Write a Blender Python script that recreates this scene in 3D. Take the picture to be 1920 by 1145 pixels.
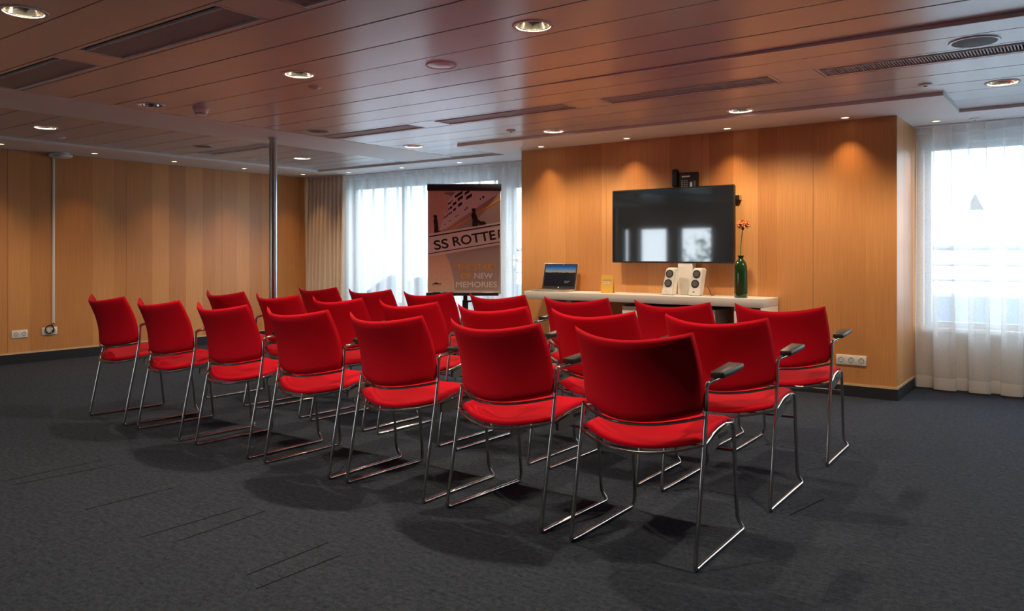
import bpy, bmesh, math, random
from mathutils import Vector, Matrix
random.seed(7)
PI = math.pi
scene = bpy.context.scene
for o in list(bpy.data.objects):
    bpy.data.objects.remove(o)

# ------------------------------------------------------------------ camera
F_PX, HORIZON, CAM_H, YAW = 1475.0, 475.0, 1.18, math.radians(36.34)
cd = bpy.data.cameras.new('camera')
cam = bpy.data.objects.new('camera', cd)
scene.collection.objects.link(cam)
cam.location = (0, 0, CAM_H)
cam.rotation_euler = (PI / 2, 0, YAW)
cd.sensor_width = 36.0
cd.sensor_fit = 'HORIZONTAL'
cd.lens = 36.0 * F_PX / 1920.0
cd.shift_y = -(572.5 - HORIZON) / 1920.0
cd.clip_start = 0.05
scene.camera = cam

# ------------------------------------------------------------------ world / exposure
vs = scene.view_settings
vs.view_transform = 'Standard'
vs.look = 'None'
vs.gamma = 1.0
vs.use_curve_mapping = False
vs.exposure = 1.6
w = bpy.data.worlds.new('sky')
scene.world = w
w.use_nodes = True
nt = w.node_tree
nt.nodes.clear()
tc = nt.nodes.new('ShaderNodeTexCoord')
sx = nt.nodes.new('ShaderNodeSeparateXYZ')
rp = nt.nodes.new('ShaderNodeValToRGB')
bg = nt.nodes.new('ShaderNodeBackground')
wo = nt.nodes.new('ShaderNodeOutputWorld')
rp.color_ramp.elements[0].position = 0.0
rp.color_ramp.elements[0].color = (0.96, 0.98, 1.0, 1)
rp.color_ramp.elements[1].position = 0.7
rp.color_ramp.elements[1].color = (0.60, 0.75, 0.94, 1)
bg.inputs['Strength'].default_value = 2.6
nt.links.new(tc.outputs['Generated'], sx.inputs[0])
nt.links.new(sx.outputs['Z'], rp.inputs[0])
nt.links.new(rp.outputs[0], bg.inputs['Color'])
nt.links.new(bg.outputs[0], wo.inputs[0])


def portal(name, loc, rot, sx_, sy_):
    l = bpy.data.lights.new(name, 'AREA')
    l.shape = 'RECTANGLE'
    l.size, l.size_y = sx_, sy_
    l.cycles.is_portal = True
    o = bpy.data.objects.new(name, l)
    scene.collection.objects.link(o)
    o.location = loc
    o.rotation_euler = rot
    return o


# light portals only guide the sampling of the sky through the window openings
portal('window_portal', (-6.81, 7.97, 1.1), (-PI / 2, 0, 0), 3.6, 2.2)
portal('window_front_offscreen', (0.9, 7.97, 1.34), (-PI / 2, 0, 0), 4.2, 1.65)
portal('window_rear_offscreen', (-7.95, -3.52, 1.1), (PI / 2, 0, 0), 2.4, 1.5)

SPOT_W = 6.5       # small wall-washing spots
DOWN_W = 27.0      # large downlights
WARM = (1.0, 0.80, 0.56)

# ------------------------------------------------------------------ material helpers
MATS = {}


def mat(name, col=(0.8, 0.8, 0.8), rough=0.5, metal=0.0, spec=0.5, emit=None, estr=0.0, coat=0.0, noise=None, bump=None, trans=0.0, sheen=0.0):
    m = bpy.data.materials.new(name)
    m.use_nodes = True
    n = m.node_tree
    b = n.nodes['Principled BSDF']
    b.inputs['Base Color'].default_value = (*col, 1)
    b.inputs['Roughness'].default_value = rough
    b.inputs['Metallic'].default_value = metal
    b.inputs['Specular IOR Level'].default_value = spec
    b.inputs['Coat Weight'].default_value = coat
    b.inputs['Transmission Weight'].default_value = trans
    b.inputs['Sheen Weight'].default_value = sheen
    if emit:
        b.inputs['Emission Color'].default_value = (*emit, 1)
        b.inputs['Emission Strength'].default_value = estr
    g = n.nodes.new('ShaderNodeNewGeometry')
    if noise:      # (scale, amount)
        t = n.nodes.new('ShaderNodeTexNoise')
        t.inputs['Scale'].default_value = noise[0]
        t.inputs['Detail'].default_value = 4
        n.links.new(g.outputs['Position'], t.inputs['Vector'])
        mr = n.nodes.new('ShaderNodeMapRange')
        mr.inputs['From Min'].default_value = 0.25
        mr.inputs['From Max'].default_value = 0.75
        mr.inputs['To Min'].default_value = 1 - noise[1]
        mr.inputs['To Max'].default_value = 1 + noise[1]
        n.links.new(t.outputs['Fac'], mr.inputs['Value'])
        mx = n.nodes.new('ShaderNodeVectorMath')
        mx.operation = 'SCALE'
        mx.inputs[0].default_value = col
        n.links.new(mr.outputs[0], mx.inputs['Scale'])
        n.links.new(mx.outputs[0], b.inputs['Base Color'])
    if bump:       # (scale, strength)
        t2 = n.nodes.new('ShaderNodeTexNoise')
        t2.inputs['Scale'].default_value = bump[0]
        t2.inputs['Detail'].default_value = 3
        n.links.new(g.outputs['Position'], t2.inputs['Vector'])
        bp = n.nodes.new('ShaderNodeBump')
        bp.inputs['Strength'].default_value = bump[1]
        bp.inputs['Distance'].default_value = 0.004
        n.links.new(t2.outputs['Fac'], bp.inputs['Height'])
        n.links.new(bp.outputs[0], b.inputs['Normal'])
    MATS[name] = m
    return m


def wood_mat(name, c1, c2, rough=0.34):
    m = bpy.data.materials.new(name)
    m.use_nodes = True
    n = m.node_tree
    L = n.links
    b = n.nodes['Principled BSDF']
    b.inputs['Roughness'].default_value = rough
    b.inputs['Specular IOR Level'].default_value = 0.45
    g = n.nodes.new('ShaderNodeNewGeometry')
    s = n.nodes.new('ShaderNodeSeparateXYZ')
    L.new(g.outputs['Position'], s.inputs[0])
    add = n.nodes.new('ShaderNodeMath')
    add.operation = 'ADD'
    L.new(s.outputs['X'], add.inputs[0])
    L.new(s.outputs['Y'], add.inputs[1])
    # veneer strips: tone steps of unequal width
    v = n.nodes.new('ShaderNodeTexVoronoi')
    v.voronoi_dimensions = '1D'
    v.inputs['Scale'].default_value = 4.4
    L.new(add.outputs[0], v.inputs['W'])
    bw = n.nodes.new('ShaderNodeSeparateColor')
    L.new(v.outputs['Color'], bw.inputs[0])
    # grain
    cb = n.nodes.new('ShaderNodeCombineXYZ')
    m1 = n.nodes.new('ShaderNodeMath')
    m1.operation = 'MULTIPLY'
    m1.inputs[1].default_value = 130
    L.new(add.outputs[0], m1.inputs[0])
    m2 = n.nodes.new('ShaderNodeMath')
    m2.operation = 'MULTIPLY'
    m2.inputs[1].default_value = 2.2
    L.new(s.outputs['Z'], m2.inputs[0])
    L.new(m1.outputs[0], cb.inputs[0])
    L.new(m2.outputs[0], cb.inputs[2])
    t = n.nodes.new('ShaderNodeTexNoise')
    t.inputs['Scale'].default_value = 1.0
    t.inputs['Detail'].default_value = 5
    t.inputs['Roughness'].default_value = 0.65
    L.new(cb.outputs[0], t.inputs['Vector'])
    mr = n.nodes.new('ShaderNodeMath')
    mr.operation = 'MULTIPLY_ADD'
    mr.inputs[1].default_value = 0.30
    L.new(bw.outputs[0], mr.inputs[0])
    sc = n.nodes.new('ShaderNodeMath')
    sc.operation = 'MULTIPLY'
    sc.inputs[1].default_value = 0.62
    L.new(t.outputs['Fac'], sc.inputs[0])
    L.new(sc.outputs[0], mr.inputs[2])
    cr = n.nodes.new('ShaderNodeValToRGB')
    cr.color_ramp.elements[0].position = 0.12
    cr.color_ramp.elements[0].color = (*c1, 1)
    cr.color_ramp.elements[1].position = 0.85
    cr.color_ramp.elements[1].color = (*c2, 1)
    L.new(mr.outputs[0], cr.inputs[0])
    L.new(cr.outputs[0], b.inputs['Base Color'])
    MATS[name] = m
    return m


def sheer_mat(name, col, opacity, trans=0.6):
    m = bpy.data.materials.new(name)
    m.use_nodes = True
    n = m.node_tree
    L = n.links
    n.nodes.remove(n.nodes['Principled BSDF'])
    out = n.nodes['Material Output']
    d = n.nodes.new('ShaderNodeBsdfDiffuse')
    d.inputs[0].default_value = (*col, 1)
    tr = n.nodes.new('ShaderNodeBsdfTranslucent')
    tr.inputs[0].default_value = (*col, 1)
    tp = n.nodes.new('ShaderNodeBsdfTransparent')
    m1 = n.nodes.new('ShaderNodeMixShader')
    m1.inputs[0].default_value = trans
    L.new(d.outputs[0], m1.inputs[1])
    L.new(tr.outputs[0], m1.inputs[2])
    m2 = n.nodes.new('ShaderNodeMixShader')
    L.new(tp.outputs[0], m2.inputs[1])
    L.new(m1.outputs[0], m2.inputs[2])
    # slubby weave: threads of uneven thickness
    g = n.nodes.new('ShaderNodeNewGeometry')
    mp = n.nodes.new('ShaderNodeMapping')
    mp.inputs['Scale'].default_value = (60, 60, 260)
    L.new(g.outputs['Position'], mp.inputs[0])
    t = n.nodes.new('ShaderNodeTexNoise')
    t.inputs['Scale'].default_value = 1.0
    t.inputs['Detail'].default_value = 4
    L.new(mp.outputs[0], t.inputs['Vector'])
    mr = n.nodes.new('ShaderNodeMapRange')
    mr.inputs['From Min'].default_value = 0.3
    mr.inputs['From Max'].default_value = 0.7
    mr.inputs['To Min'].default_value = opacity - 0.07
    mr.inputs['To Max'].default_value = opacity + 0.07
    L.new(t.outputs['Fac'], mr.inputs['Value'])
    L.new(mr.outputs[0], m2.inputs[0])
    L.new(m2.outputs[0], out.inputs[0])
    MATS[name] = m
    return m


def glass_mat(name, tint, refl=0.06):
    m = bpy.data.materials.new(name)
    m.use_nodes = True
    n = m.node_tree
    n.nodes.remove(n.nodes['Principled BSDF'])
    tp = n.nodes.new('ShaderNodeBsdfTransparent')
    tp.inputs[0].default_value = (*tint, 1)
    gl = n.nodes.new('ShaderNodeBsdfGlossy')
    gl.inputs['Roughness'].default_value = 0.0
    mx = n.nodes.new('ShaderNodeMixShader')
    mx.inputs[0].default_value = refl
    n.links.new(tp.outputs[0], mx.inputs[1])
    n.links.new(gl.outputs[0], mx.inputs[2])
    n.links.new(mx.outputs[0], n.nodes['Material Output'].inputs[0])
    MATS[name] = m
    return m


def carpet_mat():
    m = mat('carpet', (0.05, 0.055, 0.07), 0.95, spec=0.1)
    n = m.node_tree
    L = n.links
    b = n.nodes['Principled BSDF']
    g = n.nodes.new('ShaderNodeNewGeometry')
    mp = n.nodes.new('ShaderNodeMapping')
    mp.inputs['Scale'].default_value = (5, 34, 1)
    L.new(g.outputs['Position'], mp.inputs[0])
    t1 = n.nodes.new('ShaderNodeTexNoise')
    t1.inputs['Scale'].default_value = 2.0
    t1.inputs['Detail'].default_value = 6
    t1.inputs['Roughness'].default_value = 0.7
    L.new(mp.outputs[0], t1.inputs['Vector'])
    t2 = n.nodes.new('ShaderNodeTexNoise')
    t2.inputs['Scale'].default_value = 150.0
    t2.inputs['Detail'].default_value = 2
    L.new(g.outputs['Position'], t2.inputs['Vector'])
    t3 = n.nodes.new('ShaderNodeTexNoise')
    t3.inputs['Scale'].default_value = 45.0
    t3.inputs['Detail'].default_value = 3
    L.new(g.outputs['Position'], t3.inputs['Vector'])
    a = n.nodes.new('ShaderNodeMath')
    a.operation = 'ADD'
    L.new(t1.outputs['Fac'], a.inputs[0])
    L.new(t2.outputs['Fac'], a.inputs[1])
    a2 = n.nodes.new('ShaderNodeMath')
    a2.operation = 'ADD'
    L.new(a.outputs[0], a2.inputs[0])
    L.new(t3.outputs['Fac'], a2.inputs[1])
    mr = n.nodes.new('ShaderNodeMapRange')
    mr.inputs['From Min'].default_value = 0.95
    mr.inputs['From Max'].default_value = 2.05
    L.new(a2.outputs[0], mr.inputs['Value'])
    cr = n.nodes.new('ShaderNodeValToRGB')
    cr.color_ramp.elements[0].color = (0.007, 0.010, 0.017, 1)
    cr.color_ramp.elements[1].color = (0.056, 0.070, 0.100, 1)
    L.new(mr.outputs[0], cr.inputs[0])
    L.new(cr.outputs[0], b.inputs['Base Color'])
    bp = n.nodes.new('ShaderNodeBump')
    bp.inputs['Strength'].default_value = 0.5
    bp.inputs['Distance'].default_value = 0.003
    L.new(t2.outputs['Fac'], bp.inputs['Height'])
    L.new(bp.outputs[0], b.inputs['Normal'])
    return m


carpet_mat()
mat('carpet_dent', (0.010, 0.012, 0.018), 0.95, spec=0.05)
wood_mat('wood_veneer', (0.45, 0.172, 0.050), (0.81, 0.42, 0.160))
mat('wood_edge', (0.62, 0.46, 0.27), 0.5, noise=(30, 0.1))
mat('baseboard', (0.008, 0.010, 0.018), 0.7)
mat('ceiling_paint', (0.64, 0.605, 0.595), 0.26, metal=0.0, spec=0.8, noise=(3, 0.03))
mat('soffit_paint', (0.84, 0.83, 0.82), 0.5, noise=(2, 0.02))
mat('plenum', (0.02, 0.02, 0.02), 0.9)
mat('white_paint', (0.78, 0.77, 0.75), 0.45, noise=(4, 0.02))
mat('frame_grey', (0.50, 0.52, 0.54), 0.4)
mat('red_fabric', (0.50, 0.0015, 0.014), 0.85, spec=0.15, sheen=0.0, bump=(700, 0.25), noise=(180, 0.06))
mat('chrome', (0.60, 0.575, 0.545), 0.09, metal=1.0)
mat('steel', (0.48, 0.465, 0.44), 0.22, metal=1.0)
mat('black_plastic', (0.016, 0.016, 0.017), 0.45)
mat('black_gloss', (0.014, 0.015, 0.016), 0.04)
MATS['black_gloss'].node_tree.nodes['Principled BSDF'].inputs['IOR'].default_value = 2.3
mat('armrest_black', (0.012, 0.012, 0.011), 0.42)
mat('grey_plastic', (0.26, 0.28, 0.30), 0.35)
mat('coupling_grey', (0.10, 0.108, 0.115), 0.3)
mat('white_plastic', (0.80, 0.79, 0.76), 0.35)
mat('white_laminate', (0.80, 0.78, 0.74), 0.35, noise=(5, 0.02))
mat('beige_side', (0.52, 0.47, 0.40), 0.6)
mat('grille_fin', (0.45, 0.42, 0.40), 0.45)
mat('speaker_grey', (0.10, 0.10, 0.105), 0.6)
mat('reflector', (0.85, 0.80, 0.72), 0.12, metal=1.0)
mat('lamp_glow', (1, 0.9, 0.7), 0.5, emit=(1.0, 0.62, 0.28), estr=1.3)
mat('spot_glow', (1, 0.9, 0.7), 0.5, emit=(1.0, 0.72, 0.40), estr=2.0)
mat('lamp_off', (0.75, 0.75, 0.78), 0.3)
sheer_mat('sheer', (0.85, 0.83, 0.79), 0.58)
sheer_mat('sheer_hem', (0.85, 0.83, 0.79), 0.82, 0.35)
mat('beige_drape', (0.74, 0.61, 0.49), 0.9, spec=0.1, sheen=0.2, noise=(90, 0.08))
glass_mat('window_glass', (0.84, 0.89, 0.92))
mat('paper_tan', (0.86, 0.60, 0.42), 0.6)
mat('print_taupe', (0.50, 0.40, 0.35), 0.6)
mat('print_cream', (0.92, 0.85, 0.78), 0.6)
mat('print_dark', (0.018, 0.014, 0.012), 0.6)
mat('print_grey', (0.34, 0.29, 0.27), 0.6)
mat('print_orange', (0.92, 0.46, 0.06), 0.6)
mat('print_pattern', (0.70, 0.48, 0.33), 0.6)
mat('card_yellow', (0.78, 0.46, 0.08), 0.5)
mat('laptop_silver', (0.62, 0.58, 0.52), 0.3, metal=0.8)
mat('vase_green', (0.010, 0.045, 0.009), 0.10, coat=0.5)
mat('stem_green', (0.10, 0.13, 0.04), 0.6)
mat('petal_peach', (0.95, 0.46, 0.19), 0.6, noise=(60, 0.15))
mat('outdoor_white', (0.75, 0.77, 0.80), 0.5)
mat('bulwark_shaded', (0.36, 0.45, 0.54), 0.5)  # base colour darkened and blued to hold the shade on its room side
mat('deck_grey', (0.42, 0.46, 0.50), 0.8, noise=(3, 0.1))
mat('outdoor_dark', (0.10, 0.13, 0.16), 0.8)
mat('hedge', (0.12, 0.20, 0.10), 0.9, noise=(6, 0.4))
mat('rail_grey', (0.30, 0.32, 0.35), 0.4, metal=0.5)
mat('shore', (0.30, 0.36, 0.36), 0.9, noise=(0.05, 0.3))

# ------------------------------------------------------------------ mesh helpers


def link(name, mesh, m=None, parent=None, smooth=False):
    o = bpy.data.objects.new(name, mesh)
    scene.collection.objects.link(o)
    if m:
        mesh.materials.append(MATS[m])
    if parent:
        o.parent = parent
    if smooth:
        for p in mesh.polygons:
            p.use_smooth = True
    return o


def obj(name, bm, m, parent=None, smooth=False):
    bmesh.ops.recalc_face_normals(bm, faces=bm.faces)
    me = bpy.data.meshes.new(name)
    bm.to_mesh(me)
    bm.free()
    o = link(name, me, m, parent, False)
    if smooth:
        for p in me.polygons:
            p.use_smooth = True
        if smooth == 'auto':
            me.set_sharp_from_angle(angle=math.radians(40))
    return o


def thing(name, label, cat, loc=(0, 0, 0), rotz=0.0, group=None):
    o = bpy.data.objects.new(name, None)
    o.empty_display_size = 0.1
    scene.collection.objects.link(o)
    o.location = loc
    o.rotation_euler = (0, 0, rotz)
    return tag(o, label, cat, group)


def tag(o, label, cat, group=None):
    o['label'] = label
    o['category'] = cat
    if group:
        o['group'] = group
    return o


def struct(o):
    o['kind'] = 'structure'
    return o


def dup(root, loc, rotz=None, label=None):
    r = root.copy()
    scene.collection.objects.link(r)
    r.location = loc
    if rotz is not None:
        r.rotation_euler = (0, 0, rotz)
    if label:
        r['label'] = label
    for ch in list(root.children):
        c = ch.copy()
        scene.collection.objects.link(c)
        c.parent = r
        for g in list(ch.children):
            d = g.copy()
            scene.collection.objects.link(d)
            d.parent = c
    return r


def add_box(bm, x0, x1, y0, y1, z0, z1, bev=0.0, seg=2):
    r = bmesh.ops.create_cube(bm, size=1.0)
    vs_ = r['verts']
    bmesh.ops.scale(bm, vec=(x1 - x0, y1 - y0, z1 - z0), verts=vs_)
    bmesh.ops.translate(bm, vec=((x0 + x1) / 2, (y0 + y1) / 2, (z0 + z1) / 2), verts=vs_)
    if bev > 0:
        es = list({e for v in vs_ for e in v.link_edges})
        bmesh.ops.bevel(bm, geom=es, offset=bev, segments=seg, affect='EDGES', profile=0.5)


def box(name, m, parent, x0, x1, y0, y1, z0, z1, bev=0.0, seg=2):
    bm = bmesh.new()
    add_box(bm, x0, x1, y0, y1, z0, z1, bev, seg)
    return obj(name, bm, m, parent, 'auto' if bev > 0 else False)


def fillet(pts, radii, n=6):
    pts = [Vector(p) for p in pts]
    out = [pts[0]]
    for i in range(1, len(pts) - 1):
        r = radii[i] if isinstance(radii, (list, tuple)) else radii
        a, p, b = pts[i - 1], pts[i], pts[i + 1]
        d1, d2 = (a - p), (b - p)
        l = min(r, d1.length * 0.49, d2.length * 0.49)
        s, e = p + d1.normalized() * l, p + d2.normalized() * l
        for k in range(n + 1):
            t = k / n
            out.append(s * (1 - t) ** 2 + p * 2 * t * (1 - t) + e * t * t)
    out.append(pts[-1])
    return out


def add_tube(bm, pts, r, seg=10, closed=False, caps=True):
    pts = [Vector(p) for p in pts]
    n = len(pts)
    rings = []
    nrm = None
    for i in range(n):
        if closed:
            t = (pts[(i + 1) % n] - pts[i - 1])
        else:
            t = (pts[min(i + 1, n - 1)] - pts[max(i - 1, 0)])
        t.normalize()
        if nrm is None:
            ref = Vector((0, 0, 1)) if abs(t.z) < 0.9 else Vector((1, 0, 0))
            nrm = t.cross(ref).normalized()
        else:
            nrm = (nrm - t * nrm.dot(t)).normalized()
        bn = t.cross(nrm)
        rr = r[i] if isinstance(r, (list, tuple)) else r
        rings.append([bm.verts.new(pts[i] + (nrm * math.cos(2 * PI * k / seg) + bn * math.sin(2 * PI * k / seg)) * rr) for k in range(seg)])
    m = n if closed else n - 1
    for i in range(m):
        A, B = rings[i], rings[(i + 1) % n]
        for k in range(seg):
            bm.faces.new((A[k], A[(k + 1) % seg], B[(k + 1) % seg], B[k]))
    if caps and not closed:
        bm.faces.new(rings[0][::-1])
        bm.faces.new(rings[-1])


def tube(name, m, parent, pts, r, seg=10, closed=False):
    bm = bmesh.new()
    add_tube(bm, pts, r, seg, closed)
    return obj(name, bm, m, parent, 'auto')


def add_lathe(bm, prof, cx=0, cy=0, seg=24, close=False):
    rings = []
    for r, z in prof:
        if r < 1e-5:
            rings.append([bm.verts.new((cx, cy, z))])
        else:
            rings.append([bm.verts.new((cx + r * math.cos(2 * PI * k / seg), cy + r * math.sin(2 * PI * k / seg), z)) for k in range(seg)])
    idx = list(range(len(rings) - 1))
    pairs = [(i, i + 1) for i in idx]
    if close:
        pairs.append((len(rings) - 1, 0))
    for i, j in pairs:
        A, B = rings[i], rings[j]
        if len(A) == 1 and len(B) == 1:
            continue
        for k in range(seg):
            k2 = (k + 1) % seg
            if len(A) == 1:
                bm.faces.new((A[0], B[k2], B[k]))
            elif len(B) == 1:
                bm.faces.new((A[k], A[k2], B[0]))
            else:
                bm.faces.new((A[k], A[k2], B[k2], B[k]))


def lathe(name, m, parent, prof, seg=24, close=False, cx=0, cy=0):
    bm = bmesh.new()
    add_lathe(bm, prof, cx, cy, seg, close)
    return obj(name, bm, m, parent, 'auto')


def slab_with_holes(bm, x0, x1, y0, y1, z0, z1, holes):
    """horizontal slab, optionally with round holes [(x, y, r)] going right through"""
    if not holes:
        add_box(bm, x0, x1, y0, y1, z0, z1)
        return
    loops = [[(x0, y0), (x1, y0), (x1, y1), (x0, y1)]]
    for hx, hy, hr in holes:
        loops.append([(hx + hr * math.cos(2 * PI * k / 28), hy + hr * math.sin(2 * PI * k / 28)) for k in range(28)])
    lo, hi = [], []
    for z, store in ((z0, lo), (z1, hi)):
        es = []
        for lp in loops:
            v = [bm.verts.new((x, y, z)) for x, y in lp]
            store.append(v)
            es += [bm.edges.new((v[i], v[(i + 1) % len(v)])) for i in range(len(v))]
        bmesh.ops.triangle_fill(bm, use_beauty=True, use_dissolve=False, edges=es)
    for a, b in zip(lo, hi):
        for i in range(len(a)):
            j = (i + 1) % len(a)
            bm.faces.new((a[i], a[j], b[j], b[i]))


def prism_xz(bm, pts, y0, y1):
    """polygon in the local XZ plane, given thickness along y"""
    a = [bm.verts.new((x, y0, z)) for x, z in pts]
    b = [bm.verts.new((x, y1, z)) for x, z in pts]
    bm.faces.new(a)
    bm.faces.new(b[::-1])
    for i in range(len(a)):
        j = (i + 1) % len(a)
        bm.faces.new((a[i], b[i], b[j], a[j]))


def text_mesh(s, size, bold=0.0, depth=0.0004, align='LEFT', spacing=1.0):
    c = bpy.data.curves.new('lettering', 'FONT')
    c.body = s
    c.size = size
    c.offset = bold
    c.extrude = depth
    c.align_x = align
    c.space_character = spacing
    c.resolution_u = 4
    t = bpy.data.objects.new('lettering', c)
    scene.collection.objects.link(t)
    bpy.context.view_layer.update()
    dg = bpy.context.evaluated_depsgraph_get()
    me = bpy.data.meshes.new_from_object(t.evaluated_get(dg))
    bpy.data.objects.remove(t)
    bpy.data.curves.remove(c)
    return me


def ring_pts(cx, cy, cz, r, n, axis='z'):
    out = []
    for k in range(n):
        a = 2 * PI * k / n
        if axis == 'z':
            out.append((cx + r * math.cos(a), cy + r * math.sin(a), cz))
        elif axis == 'y':
            out.append((cx + r * math.cos(a), cy, cz + r * math.sin(a)))
        else:
            out.append((cx, cy + r * math.cos(a), cz + r * math.sin(a)))
    return out


# ------------------------------------------------------------------ room shell
XL, XR, YF, YB = -9.25, 3.2, -3.3, 7.75      # left wall, right wall, rear wall, window wall
HS, HP = 2.285, 2.31                          # soffit height, plank height
TVX0, TVX1, TVY = -4.95, -1.25, 6.90          # wood-clad block that carries the television

flr = struct(box('floor', 'carpet', None, XL - 0.2, XR + 0.2, YF - 0.2, YB + 0.2, -0.08, 0.0))
# dents left in the pile by the runners of chairs that stood there before
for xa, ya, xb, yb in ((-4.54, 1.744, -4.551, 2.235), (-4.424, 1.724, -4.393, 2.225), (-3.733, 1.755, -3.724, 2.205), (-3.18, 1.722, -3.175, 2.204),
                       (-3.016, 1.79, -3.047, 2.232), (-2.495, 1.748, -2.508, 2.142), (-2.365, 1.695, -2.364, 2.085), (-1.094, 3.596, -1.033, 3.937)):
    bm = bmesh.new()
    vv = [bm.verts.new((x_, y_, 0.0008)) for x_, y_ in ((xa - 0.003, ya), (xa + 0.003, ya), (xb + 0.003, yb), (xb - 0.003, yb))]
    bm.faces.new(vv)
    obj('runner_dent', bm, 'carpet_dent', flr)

# left wall: veneer panels on a dark core
wl = struct(box('wall_left', 'plenum', None, XL - 0.2, XL - 0.02, YF, YB + 0.2, 0, 2.5))
ys = [YF, -1.56, -0.28, 0.99, 2.27, 3.548, 4.825, 6.103, 7.373, YB]
for a, b in zip(ys, ys[1:]):
    box('panel', 'wood_veneer', wl, XL - 0.02, XL, a + 0.0015, b - 0.0015, 0.122, HS + 0.03)
struct(box('trim_1', 'wood_edge', None, XL - 0.02, XL + 0.004, YF, YB, 0.104, 0.122))
struct(box('baseboard_left', 'baseboard', None, XL - 0.02, XL + 0.008, YF, YB, 0, 0.104))

# television wall block
wt = struct(box('wall_front', 'plenum', None, TVX0 + 0.02, TVX1 - 0.02, TVY + 0.02, YB + 0.2, 0, 2.5))
xs = [TVX0, -3.905, -2.9, -1.9, TVX1]
for a, b in zip(xs, xs[1:]):
    box('panel', 'wood_veneer', wt, a + 0.0012, b - (0.0012 if b < TVX1 else 0), TVY, TVY + 0.02, 0.107, HS + 0.03)
box('panel', 'wood_veneer', wt, TVX1 - 0.02, TVX1, TVY + 0.0205, YB + 0.2, 0.107, HS + 0.03)
box('panel', 'wood_veneer', wt, TVX0, TVX0 + 0.02, TVY + 0.0205, YB + 0.2, 0.107, HS + 0.03)
bm = bmesh.new()
add_box(bm, TVX0 - 0.006, TVX1 + 0.006, TVY - 0.006, TVY + 0.02, 0.09, 0.107)
add_box(bm, TVX1 - 0.02, TVX1 + 0.006, TVY + 0.02, YB, 0.09, 0.107)
struct(obj('trim_2', bm, 'wood_edge'))
bm = bmesh.new()
add_box(bm, TVX0 - 0.01, TVX1 + 0.01, TVY - 0.01, TVY + 0.02, 0, 0.09)
add_box(bm, TVX1 - 0.02, TVX1 + 0.01, TVY + 0.02, YB, 0, 0.09)
struct(obj('baseboard_front', bm, 'baseboard'))

# window wall
bm = bmesh.new()
Y0, Y1 = YB, YB + 0.2


def wall_x(bm, x0, x1, z0, z1):
    add_box(bm, x0, x1, Y0, Y1, z0, z1)


W1 = (-8.62, -5.92, 0.45, 2.15)      # left window opening
D1 = (-5.78, -5.0, 0.0, 2.04)        # glazed door
W2 = (-1.19, 2.9, 0.53, 2.14)        # right window opening
wall_x(bm, XL, W1[0], 0, 2.5)
wall_x(bm, W1[0], W1[1], 0, W1[2])
wall_x(bm, W1[0], W1[1], W1[3], 2.5)
wall_x(bm, W1[1], D1[0], 0, 2.5)
wall_x(bm, D1[0], D1[1], D1[3], 2.5)
wall_x(bm, D1[1], TVX0 + 0.02, 0, 2.5)
wall_x(bm, TVX1 - 0.02, W2[0], 0, 2.5)
wall_x(bm, W2[0], W2[1], 0, W2[2])
wall_x(bm, W2[0], W2[1], W2[3], 2.5)
wall_x(bm, W2[1], XR, 0, 2.5)
struct(obj('wall_back', bm, 'white_paint'))


def window(name, rect, splits, y=YB + 0.08, glass='window_glass'):
    x0, x1, z0, z1 = rect
    bm = bmesh.new()
    t = 0.05
    add_box(bm, x0, x1, y, y + 0.06, z0, z0 + t)
    add_box(bm, x0, x1, y, y + 0.06, z1 - t, z1)
    add_box(bm, x0, x0 + t, y, y + 0.06, z0 + t, z1 - t)
    add_box(bm, x1 - t, x1, y, y + 0.06, z0 + t, z1 - t)
    for s in splits:
        add_box(bm, s - t / 2, s + t / 2, y, y + 0.06, z0 + t, z1 - t)
    o = struct(obj(name, bm, 'frame_grey'))
    e = [x0 + t] + [v for s in splits for v in (s - t / 2, s + t / 2)] + [x1 - t]
    for i in range(0, len(e), 2):
        box('pane', glass, o, e[i] - 0.005, e[i + 1] + 0.005, y + 0.027, y + 0.033, z0 + t - 0.005, z1 - t + 0.005)
    return o


window('window_1', W1, (-7.62,), glass='window_glass')
window('window_2', W2, (0.45, 1.7))
dr = window('door_1', D1, (), glass='window_glass')
bm = bmesh.new()
add_box(bm, -5.74, -5.71, YB + 0.04, YB + 0.08, 0.95, 1.16, 0.005)
add_tube(bm, [(-5.725, YB + 0.045, 1.1), (-5.725, YB + 0.01, 1.1), (-5.60, YB + 0.01, 1.1)], 0.009)
obj('door_handle', bm, 'steel', dr, 'auto')
struct(box('trim_3', 'frame_grey', None, -1.10, -0.86, YB - 0.005, YB + 0.10, 2.085, 2.16))
struct(box('trim_4', 'white_paint', None, W2[0] - 0.02, W2[1], YB - 0.05, YB + 0.03, W2[2] - 0.03, W2[2]))

# rear wall (behind the viewer) with the row of portholes seen mirrored in the television
RW = [(-9.1, -8.93, 0.4, 1.8), (-8.68, -7.93, 0.4, 1.8), (-7.64, -6.84, 0.4, 1.8)]
bm = bmesh.new()
edges = [XL] + [v for p in RW for v in p[:2]] + [XR]
for i in range(0, len(edges), 2):
    add_box(bm, edges[i], edges[i + 1], YF - 0.2, YF, 0, 2.5)
for a, b, Z0, Z1 in RW:
    add_box(bm, a, b, YF - 0.2, YF, 0, Z0)
    add_box(bm, a, b, YF - 0.2, YF, Z1, 2.5)
struct(obj('wall_rear', bm, 'white_paint'))
for i, (a, b, Z0, Z1) in enumerate(RW):
    window('window_%d' % (i + 3), (a, b, Z0, Z1), (), YF - 0.12, 'window_glass')
# right wall (out of view)
struct(box('wall_right', 'white_paint', None, XR, XR + 0.2, YF - 0.2, YB + 0.2, 0, 2.5))

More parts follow.
